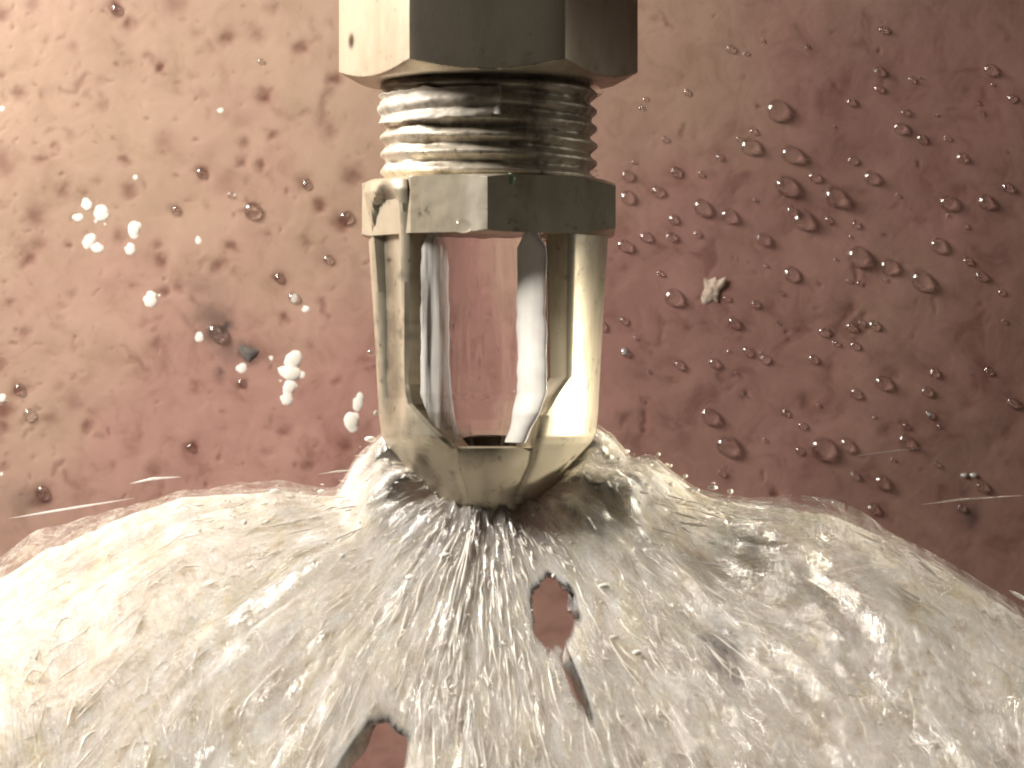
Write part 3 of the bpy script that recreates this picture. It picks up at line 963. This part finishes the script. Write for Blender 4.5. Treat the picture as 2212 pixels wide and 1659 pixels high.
# broken veils of water lifted off the sheet
vp = phi[::2]; vr = rr[::2]
PH2, RR2 = np.meshgrid(vp, vr, indexing='ij')
g2 = np.clip((RR2 - 4) / 30, 0, 1)
for n_, (lf, skew, sd_) in enumerate([(0.9, 0.010, 270), (2.0, -0.014, 290)]):
    lift2 = soften(rid, 6)[::2, ::2] + (0.25 + lf * g2) * (0.6 + fbm(PH2 * 9, RR2 / 10, sd_, 3) * 1.5) + fbm(PH2 * 30, RR2 / 5, sd_ + 5, 2) * 0.5 * g2
    X2, Y2, Z2 = sheet_pt(PH2, RR2, lift2)
    veil_me = grid_mesh('water_veil', X2 * MM, Y2 * MM, Z2 * MM, keep=~(core[::2, ::2][:-1, :-1] & core[::2, ::2][1:, 1:]))
    vattr(veil_me, 'gap', np.clip(gap[::2, ::2] * 1.5, 0, 1))
    uvl = veil_me.uv_layers.new(name='flow')
    li = np.empty(len(veil_me.loops), np.int32); veil_me.loops.foreach_get('vertex_index', li)
    uu_ = PH2 + fbm(PH2 * 5, RR2 / 9, sd_ + 8, 3) * 0.26 + skew * RR2 + 7.3 * (n_ + 1)
    uvl.data.foreach_set('uv', np.stack([uu_.ravel()[li], RR2.ravel()[li] / 10.0], -1).astype(np.float32).ravel())
    veil = new_obj('water_veil', veil_me, spray, M_VEIL)
    veil.matrix_parent_inverse = sheet.matrix_parent_inverse.copy()

# strands: drawn-out drops running down over the sheet
sv, sf = [], []


def strand(phi0, r0, ln, rad, lift, wob):
    n = max(5, int(ln / 0.7))
    base = len(sv)
    k = 6
    pts = []
    for i in range(n):
        t = i / (n - 1)
        ph = phi0 + wob * (math.sin(t * 5 + r0) * 0.018 + t * ln * 0.006)
        x, y, z = sheet_pt(ph, r0 + ln * t, lift)
        pts.append(Vector((float(x), float(y), float(z))))
    for i, p in enumerate(pts):
        t = i / (n - 1)
        d = (pts[min(i + 1, n - 1)] - pts[max(i - 1, 0)]).normalized()
        a = d.cross(Vector((0.2, 0.1, 1))).normalized(); b = d.cross(a)
        w = rad * max(0.06, math.sin(math.pi * min(1, max(0.02, t ** 0.8)))) * (1 + 0.5 * math.sin(i * 2.1 + r0 * 7))
        for q in range(k):
            ang = 2 * math.pi * q / k
            sv.append((p + (a * math.cos(ang) + b * math.sin(ang)) * w) * MM)
    for i in range(n - 1):
        for q in range(k):
            q2 = (q + 1) % k
            sf.append((base + i * k + q, base + i * k + q2, base + (i + 1) * k + q2, base + (i + 1) * k + q))


def rid_at(ph, r):
    i = int((ph - phi[0]) / (phi[-1] - phi[0]) * (nphi - 1)); j = int(np.searchsorted(rr, r))
    i = min(max(i, 0), nphi - 1); j = min(j, nr - 1)
    return float(rid[i, j]), bool(hole[i, j])


R2 = random.Random(5)


def bead(p, rad, st=1.0):
    base = len(sv)
    nu, nv = 8, 5
    for a in range(nv + 1):
        th = math.pi * a / nv
        for b in range(nu):
            q = 2 * math.pi * b / nu
            sv.append(Vector((p[0] + rad * math.sin(th) * math.cos(q) * st, p[1] + rad * math.sin(th) * math.sin(q), p[2] + rad * math.cos(th))) * MM)
    for a in range(nv):
        for b in range(nu):
            b2 = (b + 1) % nu
            sf.append((base + a * nu + b, base + (a + 1) * nu + b, base + (a + 1) * nu + b2, base + a * nu + b2))


# spatter: fine droplets thrown off the heaps and skimming over the sheet
for _ in range(420):
    ph = R2.choice([-1, 1]) * math.radians(R2.gauss(86, 14)) if R2.random() < .55 else R2.uniform(-1.6, 1.6)
    r0 = 5 + 16 * R2.random() if abs(ph) > 1.1 else 5 + 50 * R2.random()
    h, ho = rid_at(ph, r0)
    q_ = sheet_pt(ph, r0, h + 0.1 + 1.6 * R2.random() ** 3)
    bead([float(c) for c in q_], .025 + .05 * R2.random() + .22 * R2.random() ** 6, R2.uniform(.8, 2.6))
for i in range(3400):
    ph = R2.gauss(0, 0.75) if R2.random() < .7 else R2.gauss(-0.05, 0.22)
    if R2.random() < 0.4:
        ph = R2.uniform(-1.6, 1.6)
    if abs(ph) > 1.72:
        continue
    r0 = 4 + 62 * R2.random() ** 0.9
    h, ho = rid_at(ph, r0)
    if i % 3 == 0 and not ho:
        q_ = sheet_pt(ph, r0, h + 0.1)
        bead([float(c) for c in q_], R2.uniform(.035, .10) + .12 * R2.random() ** 5, R2.uniform(.8, 2.2))
    if ho:
        continue
    ln = R2.uniform(0.5, 2.2) if R2.random() < 0.68 else R2.uniform(2, 6.5)
    rad = R2.uniform(0.03, 0.115) * (1.5 if R2.random() < 0.12 else 1)
    h2, ho2 = rid_at(ph, r0 + ln)
    if ho2 or any(rid_at(ph + o_, r0 + ln * q_)[1] for q_ in (.2, .4, .6, .8) for o_ in (-.02, 0, .02)):
        continue
    strand(ph, r0, ln, rad, 0.5 * (h + h2) + R2.uniform(-0.08, 0.3), R2.uniform(-1, 1))
st_me = mesh('water_strands', sv, sf, True)
strands = new_obj('water_strands', st_me, spray, M_WHITE)
strands.matrix_parent_inverse = sheet.matrix_parent_inverse.copy()
tag(strands, kind='stuff')


# ------------------------------------------------------------------ lumps of splashing water
def inflate(name, outline, y0, thick, m, res=2.6, nz=0.35, nsc=26, seed=0, parent=None, blur=0):
    """a rounded body filling an outline; outline in photo units at distance y0 (m); thick in m"""
    ol = np.array(outline, float)
    x0, y0_, x1, y1 = ol[:, 0].min(), ol[:, 1].min(), ol[:, 0].max(), ol[:, 1].max()
    gx = np.arange(x0 - res, x1 + 2 * res, res); gy = np.arange(y0_ - res, y1 + 2 * res, res)
    GX, GY = np.meshgrid(gx, gy, indexing='ij')
    wx = fbm(GX / nsc, GY / nsc, seed + 1, 3) * nsc * .45; wy = fbm(GX / nsc, GY / nsc, seed + 5, 3) * nsc * .45
    ins = inpoly(GX + wx, GY + wy, outline)
    dist = np.full(GX.shape, 1e9)
    for i in range(len(ol)):
        a = ol[i]; b = ol[(i + 1) % len(ol)]
        e = b - a
        t = np.clip(((GX + wx - a[0]) * e[0] + (GY + wy - a[1]) * e[1]) / (e @ e), 0, 1)
        dist = np.minimum(dist, np.hypot(GX + wx - a[0] - t * e[0], GY + wy - a[1] - t * e[1]))
    dist = np.where(ins, dist, 0)
    dm = dist.max()
    T = np.sqrt(np.clip(dist / dm, 0, 1)) * thick * (1 + nz * 2.4 * fbm(GX / nsc, GY / nsc, seed + 9, 2))
    for _ in range(blur):
        Tb = T.copy()
        Tb[1:-1, 1:-1] = (T[1:-1, 1:-1] * 2 + T[:-2, 1:-1] + T[2:, 1:-1] + T[1:-1, :-2] + T[1:-1, 2:]) / 6
        T = np.where(ins, np.maximum(Tb, 2e-6), 0)
    k = (y0 - CAM_Y) / 0.25
    Xw = (GX - 1106) * S * k; Zw = (829.5 - GY) * S * k
    nx, ny = GX.shape
    v = []; f = []
    vi = {}
    def vid(i, j, s):
        key = (i, j, s if T[i, j] > 1e-7 else 0)
        if key not in vi:
            vi[key] = len(v)
            v.append((Xw[i, j], y0 - key[2] * T[i, j], Zw[i, j]))
        return vi[key]
    for i in range(nx - 1):
        for j in range(ny - 1):
            if ins[i, j] or ins[i + 1, j] or ins[i, j + 1] or ins[i + 1, j + 1]:
                for s in (1, -1):
                    q = [vid(i, j, s), vid(i, j + 1, s), vid(i + 1, j + 1, s), vid(i + 1, j, s)]
                    if len(set(q)) == 4:
                        f.append(q if s > 0 else q[::-1])
    me = mesh(name, v, f, True)
    o = new_obj(name, me, parent, m)
    return o


def in_spray(o):
    o.parent = spray
    o.matrix_parent_inverse = sheet.matrix_parent_inverse.copy()
    return o


# ------------------------------------------------------------------ drops
def drop_mesh(seed, h=0.62, rough=0.0):
    r_ = random.Random(seed)
    n, k = 28, 12
    v = [(0, -h, 0)]; f = []
    a1, a2, p1, p2 = r_.uniform(0, .07), r_.uniform(0, .05), r_.uniform(0, 6), r_.uniform(0, 6)
    for j in range(1, k + 1):
        t = j / k * math.pi / 2 * 1.12
        for i in range(n):
            a = 2 * math.pi * i / n
            R = 1 + rough * float(fbm(math.cos(a) * 1.3 + seed, math.sin(a) * 1.3, seed, 3)) * (0.4 + 0.6 * t) + a1 * math.cos(2 * a + p1) + a2 * math.cos(3 * a + p2)
            v.append((R * math.sin(t) * math.cos(a), -h * math.cos(t), R * math.sin(t) * math.sin(a) - 0.05 * math.cos(t)))
    for i in range(n):
        f.append((0, 1 + i, 1 + (i + 1) % n))
    for j in range(k - 1):
        for i in range(n):
            a, b = 1 + j * n + i, 1 + j * n + (i + 1) % n
            f.append((a, a + n, b + n, b))
    me = mesh('water_drop', v, f, True)
    return me


DROPS = [drop_mesh(s, 0.66) for s in range(7)]
for me in DROPS:
    me.materials.append(M_WATER)
def glint_mesh(seed):
    r_ = random.Random(seed)
    v, f = [], []
    lobes = [(0, 0, .8)] + [(math.cos(a) * q, math.sin(a) * q, w) for a, q, w in [(r_.uniform(0, 6.3), r_.uniform(.3, .6), r_.uniform(.45, .65)) for _ in range(2)]]
    lobes += [(math.cos(a) * q, math.sin(a) * q, w) for a, q, w in [(r_.uniform(0, 6.3), r_.uniform(1.0, 1.35), r_.uniform(.06, .16)) for _ in range(4)]]
    for n_, (lx, lz, lr) in enumerate(lobes):
        b = drop_mesh(seed * 10 + n_, r_.uniform(.22, .3), .5)
        o_ = len(v)
        v += [(p.co.x * lr + lx, p.co.y * lr * .8, p.co.z * lr + lz) for p in b.vertices]
        f += [[o_ + q for q in p.vertices] for p in b.polygons]
        bpy.data.meshes.remove(b)
    return mesh('drop_glint', v, f, True)


LOBED = [glint_mesh(s + 50) for s in range(6)]
for me in LOBED:
    me.materials.append(M_WHITE)



def put(name, me, sx, sy, d, stretch=1.0, ang=0.0):
    x, z = W(sx, sy)
    o = bpy.data.objects.new(name, me)
    COL.objects.link(o)
    o.location = (x, wall_y(x, z) + 0.00004, z)
    r = d * 0.5 * SPX
    o.scale = (r, r, r * stretch)
    o.rotation_euler = (0, ang, 0)
    return o


D5 = [(735, 238, 50), (1525, 128, 50), (2085, 325, 70), (970, 545, 115), (830, 730, 100), (1045, 770, 110), (1015, 930, 115), (1270, 985, 120),
      (1460, 885, 80), (1365, 800, 50), (678, 790, 42), (455, 865, 60), (580, 875, 42), (205, 885, 66), (205, 995, 80), (360, 965, 65), (585, 1045, 95),
      (722, 1085, 90), (440, 1105, 55), (565, 1180, 42), (300, 1195, 65), (190, 1240, 80), (430, 1195, 60), (900, 1205, 75), (1105, 1105, 110),
      (1050, 1060, 60), (1610, 630, 70), (1725, 685, 55), (1640, 550, 45), (1805, 560, 26), (1355, 500, 50), (1500, 430, 50), (1500, 340, 60),
      (1675, 380, 42), (1860, 1010, 95), (2060, 1005, 80), (1810, 1230, 85), (1935, 780, 60), (2175, 930, 60), (1860, 680, 40),
      (2200, 470, 50), (1165, 885, 60), (850, 655, 45), (1240, 1105, 40), (1380, 1125, 48), (1390, 1290, 115), (1550, 1340, 95), (1965, 1310, 50),
      (280, 540, 30), (300, 495, 30), (510, 460, 40), (400, 700, 38), (2030, 500, 26), (2095, 400, 26), (1270, 630, 22)]
D6 = [(1720, 155, 115), (1045, 125, 85), (440, 245, 100), (375, 125, 40), (860, 280, 50), (715, 250, 42), (750, 375, 65), (190, 365, 48), (75, 390, 60),
      (195, 525, 55), (470, 590, 60), (650, 580, 60), (820, 520, 55), (910, 560, 55), (725, 520, 26), (765, 635, 30), (1160, 560, 55), (1345, 160, 32),
      (1400, 172, 34), (1215, 420, 60), (1355, 395, 58), (1415, 375, 44), (1475, 385, 60), (1375, 490, 55), (1280, 480, 40), (1520, 680, 90), (1380, 735, 60),
      (1790, 630, 55), (1750, 725, 60), (1765, 845, 48), (2205, 785, 60), (2035, 130, 60), (2145, 215, 40), (2160, 365, 30), (2075, 620, 50), (625, 850, 95),
      (715, 1000, 120), (1205, 1015, 130), (1335, 1000, 80), (1090, 1030, 46), (1105, 900, 50), (1020, 835, 46), (1645, 905, 38), (1640, 980, 78),
      (1475, 855, 26), (1575, 1075, 30), (1805, 1100, 38), (910, 975, 30), (1375, 1155, 50), (1515, 1190, 75), (1285, 1310, 80), (1470, 1325, 70),
      (2040, 1215, 66), (1935, 1325, 50), (810, 745, 34), (690, 1140, 48)]
drops = [(*T5(x, y), d * k5) for x, y, d in D5] + [(*T6(x, y), d * k5) for x, y, d in D6]
for i in range(28):
    drops.append((rnd.uniform(1360, 2260), rnd.uniform(40, 1080), rnd.uniform(8, 15)))
ld = [(T3(1080, 1290), 24), (T3(1415, 1195), 18), (T3(1600, 378), 16), (T3(2010, 1590), 24), (T3(1545, 1290), 40), (T3(2120, 1330), 32), (T3(1235, 1060), 26),
      (T3(715, 60), 28), (T4(260, 1470), 34), (T4(1800, 275), 26), (T4(1480, 800), 22), (T4(1170, 1195), 22), (T4(180, 990), 30), (T4(1710, 155), 24), (T4(120, 840), 30), (T3(1880, 1130), 24)]

LAND = [('pale paint flake', T6(630, 210)), ('brown rust stain', T6(1365, 380)), ('nozzle collar', (1360, 460)), ('hexagonal nut', (1415, 90)),
        ('dark sooty smudge', T6(1985, 1370)), ('right hand splash', (1480, 1020)), ('top right corner', (2268, 0)), ('right edge', (2268, 560))]
ORD = ['nearest', 'second nearest', 'third nearest', 'fourth nearest', 'fifth nearest', 'sixth nearest', 'seventh nearest', 'eighth nearest', 'ninth nearest', 'tenth nearest', 'eleventh nearest', 'twelfth nearest', 'thirteenth nearest', 'fourteenth nearest', 'fifteenth nearest', 'sixteenth nearest', 'seventeenth nearest', 'eighteenth nearest', 'nineteenth nearest', 'twentieth nearest']


def quad(dx, dy):
    if abs(dx) > 1.6 * abs(dy):
        return 'right of' if dx > 0 else 'left of'
    if abs(dy) > 1.6 * abs(dx):
        return 'below' if dy > 0 else 'above'
    return ('below' if dy > 0 else 'above') + (' and right of' if dx > 0 else ' and left of')


buckets = {}
for sx, sy, d in drops:
    size = 'large' if d > 38 else 'medium' if d > 26 else 'small' if d > 17 else 'tiny'
    nm, (lx, ly) = min(LAND, key=lambda l: math.hypot(sx - l[1][0], sy - l[1][1]))
    buckets.setdefault((size, nm, quad(sx - lx, sy - ly)), []).append((math.hypot(sx - lx, sy - ly), sx, sy, d))
i = 0
for (size, nm, q), items in buckets.items():
    items.sort()
    for n, (_, sx, sy, d) in enumerate(items):
        o = put('water_drop', DROPS[i % 7], sx, sy, d * 0.9, rnd.uniform(0.95, 1.12), rnd.uniform(-.25, .25))
        lab = f'{size} clear water drop on pink wall {q} the {nm}'
        if len(items) > 1:
            lab = f'{size} drop {q} the {nm}, {ORD[min(n, 19)]} to it'
        tag(o, lab, 'water drop', 'clear drops on the shaded wall')
        i += 1
for n, ((sx, sy), d) in enumerate(ld):
    o = put('water_drop', DROPS[n % 7], sx, sy, d)
    names = ['beside the twin bright glints', 'above the dark ring speck', 'high on the lit wall near the nut', 'left of the nozzle collar', 'inside the dark ring speck',
             'just left of the collar', 'on the dark round speck mid wall', 'on the reddish speck near the top', 'at the foot of the bent dark line', 'between two white glints by the arm',
             'under the grey smear', 'low on the wall above the spray', 'by the brown patch at the left edge', 'on a brown fleck left of the arm', 'on the brown patch at the left edge', 'on a brown speck level with the collar']
    tag(o, 'small clear drop on lit wall ' + names[n], 'water drop', 'clear drops on the lit wall')

M_GLINT = make_milk('bright_droplet', (0.95, 0.92, 0.88), 0.0006, 0.3)
_nt = M_GLINT.node_tree
_b = [n for n in _nt.nodes if n.type == 'BSDF_PRINCIPLED'][0]; _o = [n for n in _nt.nodes if n.type == 'OUTPUT_MATERIAL'][0]
_g = N(_nt, 'ShaderNodeBsdfGlossy', ins={'Roughness': 0.32}); _m = N(_nt, 'ShaderNodeMixShader', ins={0: 0.45})
_nt.links.new(_b.outputs[0], _m.inputs[1]); _nt.links.new(_g.outputs[0], _m.inputs[2]); _nt.links.new(_m.outputs[0], _o.inputs[0])
GLINTS = [drop_mesh(s + 150, 0.6, 0.3) for s in range(3)]
for me in GLINTS:
    me.materials.append(M_GLINT)

# glints of wet drops, built as white bodies with the shine in their colour
WS = [(T3, 535, 1250, 80, 1.1, 'top of the five lobed white glint'), (T3, 620, 1300, 110, 1.15, 'largest upper lobe of the five lobed white glint'),
      (T3, 480, 1330, 70, 1, 'leftmost lobe of the five lobed white glint'), (T3, 548, 1465, 95, 1.25, 'tall lower lobe of the five lobed white glint'),
      (T3, 600, 1520, 85, 1, 'bottom lobe of the five lobed white glint'), (T3, 820, 1400, 100, 1.15, 'hooked white glint right of the five lobed one'),
      (T3, 800, 1528, 80, 1, 'round white glint under the hooked one'), (T3, 830, 1080, 46, 1.1, 'small white glint above the hooked one'),
      (T3, 1350, 675, 50, 1, 'lone white glint high on the lit wall'), (T3, 12, 668, 50, 1, 'white glint on the left edge above the five lobed one'),
      (T3, 1215, 1470, 50, 1.6, 'slim slanted white glint right of the hooked one'), (T3, 1435, 1195, 36, 1.2, 'tiny pale glint above the dark ring speck'),
      (T4, 925, 290, 105, 1, 'single round white glint in the middle of the lit wall'), (T4, 1218, 515, 70, 1.1, 'white glint on the left end of the grey smear'),
      (T4, 1480, 705, 75, 1.2, 'white glint under the right end of the grey smear'), (T4, 1800, 645, 125, 1, 'top of the tall stacked white glint'),
      (T4, 1785, 735, 140, 1, 'widest middle part of the tall stacked white glint'), (T4, 1775, 820, 105, 1.1, 'lower middle part of the tall stacked white glint'),
      (T4, 1760, 895, 95, 1, 'bottom of the tall stacked white glint'), (T4, 1850, 745, 60, 1, 'side bump of the tall stacked white glint'),
      (T4, 1662, 640, 38, 1.6, 'thin white glint left of the tall stacked one'), (T4, 1800, 275, 60, 1.1, 'upper of two white glints near the nozzle arm'),
      (T4, 1875, 345, 55, 1.1, 'lower of two white glints near the nozzle arm'), (T4, 2150, 1030, 120, 1.1, 'broad white glint just above the spray by the arm'),
      (T4, 2195, 915, 85, 1.7, 'upright white glint touching the edge of the grooved arm'), (T4, 10, 885, 70, 1, 'white glint on the left edge above the spray'),
      (T4, 1280, 1160, 28, 1, 'tiny white glint low on the lit wall'), (T4, 8, 1355, 40, 1, 'small white glint at left edge beside the spray'),
      (T6, 1950, 1158, 46, .7, 'left of two white glints by the right hand smudge'), (T6, 2000, 1158, 46, .7, 'right of two white glints by the right hand smudge'),
      (T6, 195, 525, 40, 1.2, 'white glint right of the smooth nozzle arm'), (T6, 1765, 845, 30, 1.3, 'white glint on the shaded wall above the spray')]
for n, (tf, x, y, d, stz, lab) in enumerate(WS):
    sx, sy = tf(x, y)
    o = put('drop_glint', (GLINTS[n % 3] if tf is T6 else LOBED[n % 6]), sx, sy, (0.8 if tf is T6 else 1.0) * d * (k3 if tf in (T3, T4) else k5), stz, rnd.uniform(-.5, .5) if stz > 1.05 else 0)
    tag(o, lab, 'splash', 'white glints on the wall')  # each is a glint on a wet drop, built as a white body

# flake and grit
f0 = W(*T6(630, 210))
fx, fy = [c * 0.97531 for c in T6(630, 210)]
fo = [(-26, 32), (-24, 5), (-18, -2), (-20, -38), (-6, -22), (10, -28), (16, -22), (34, -30), (32, -14), (18, 6), (16, 30), (4, 24), (-14, 36)]
kf = 0.4268
flake = inflate('paint_flake', [(fx + a * kf * 2.2, fy + b * kf * 2.2) for a, b in fo], wall_y(*f0) - 0.00002, 0.00016, M_FLAKE, 1.1, 0.5, 9, 400, None, 3)
tag(flake, 'jagged pale flake of paint stuck to the wall right of the nozzle', 'paint flake')
gx, gy = [c * 0.97531 for c in T4(1515, 605)]
grit = inflate('grit', [(gx + a * .8, gy + b * .8) for a, b in [(-26, -22), (-4, -10), (34, -6), (24, 12), (4, 26), (-14, 12)]], wall_y(*W(*T4(1515, 605))), 0.00016, M_GRIT, 1.0, 0.4, 12, 421, None, 6)
tag(grit, 'dark wedge of grit at the lower end of the sooty smear', 'grit')
o = put('water_drop', DROPS[3], *T4(1330, 490), 46, 0.85, 0.5)
tag(o, 'broad grey drop over the upper end of the grey smear', 'water drop', 'clear drops on the lit wall')


# drops on the nozzle
def free_drop(dx, dy, y, d, lab, me=None, st=1.0):
    o = bpy.data.objects.new('water_drop', me or DROPS[2])
    COL.objects.link(o)
    o.location = P(dx, dy, y)
    r = d / 2 * S * (y - CAM_Y) / 0.25
    o.scale = (r, r, r * st)
    tag(o, lab, 'water drop')
    return o


free_drop(1000, 488, -0.0107, 34, 'clear drop with dark rim hanging on the front of the nozzle collar')
GREEN = drop_mesh(90); GREEN.materials.append(M_GREEN)
free_drop(1102, 388, -0.0094, 22, 'pale green drop at the foot of the thread', GREEN, 1.3)
free_drop(803, 762, -0.003, 18, 'tiny drop on the outer edge of the grooved arm')
free_drop(812, 893, -0.002, 12, 'tiny white drop low on the outer edge of the grooved arm', LOBED[0])
free_drop(1284, 198, 0.0, 34, 'clear drop tucked under the nut at the shaded end of the thread', DROPS[1], .8)
free_drop(1279, 374, 0.0, 28, 'clear drop above the collar at the shaded end of the thread', DROPS[2], .7)


# stray threads of water in the air
def thread(pts, y, rad, lab):
    n = 26
    P3 = [P(a, b, y) for a, b in pts]
    v, f = [], []
    for i in range(n):
        t = i / (n - 1) * (len(P3) - 1)
        k = min(int(t), len(P3) - 2)
        p = P3[k].lerp(P3[k + 1], t - k)
        w = rad * math.sin(math.pi * (0.03 + 0.94 * i / (n - 1))) * (1 + .5 * float(fbm(i * .7, pts[0][0], 4, 2)))
        for q in range(6):
            a = q * math.pi / 3
            v.append(p + Vector((0, math.cos(a), math.sin(a))) * w)
    for i in range(n - 1):
        for q in range(6):
            f.append((i * 6 + q, i * 6 + (q + 1) % 6, (i + 1) * 6 + (q + 1) % 6, (i + 1) * 6 + q))
    o = new_obj('water_thread', mesh('water_thread', v, f), None, M_STRAND)
    tag(o, lab, 'water thread', 'stray threads of water')


thread([(20, 1120), (140, 1100), (290, 1076)], -0.004, 0.00010, 'long bright thread of water flying off at the far left')
thread([(280, 1045), (330, 1034), (392, 1030)], -0.002, 0.00012, 'short bright thread above the left shoulder of the spray')
thread([(1850, 985), (1920, 975), (1985, 968)], 0.01, 0.00007, 'faint upper thread of water over the shaded side of the spray')
thread([(1990, 1090), (2080, 1078), (2212, 1070)], 0.0, 0.00009, 'faint lower thread of water over the shaded side of the spray')
thread([(2180, 1275), (2225, 1300)], -0.004, 0.0002, 'thick bright thread of water leaving at the right edge')
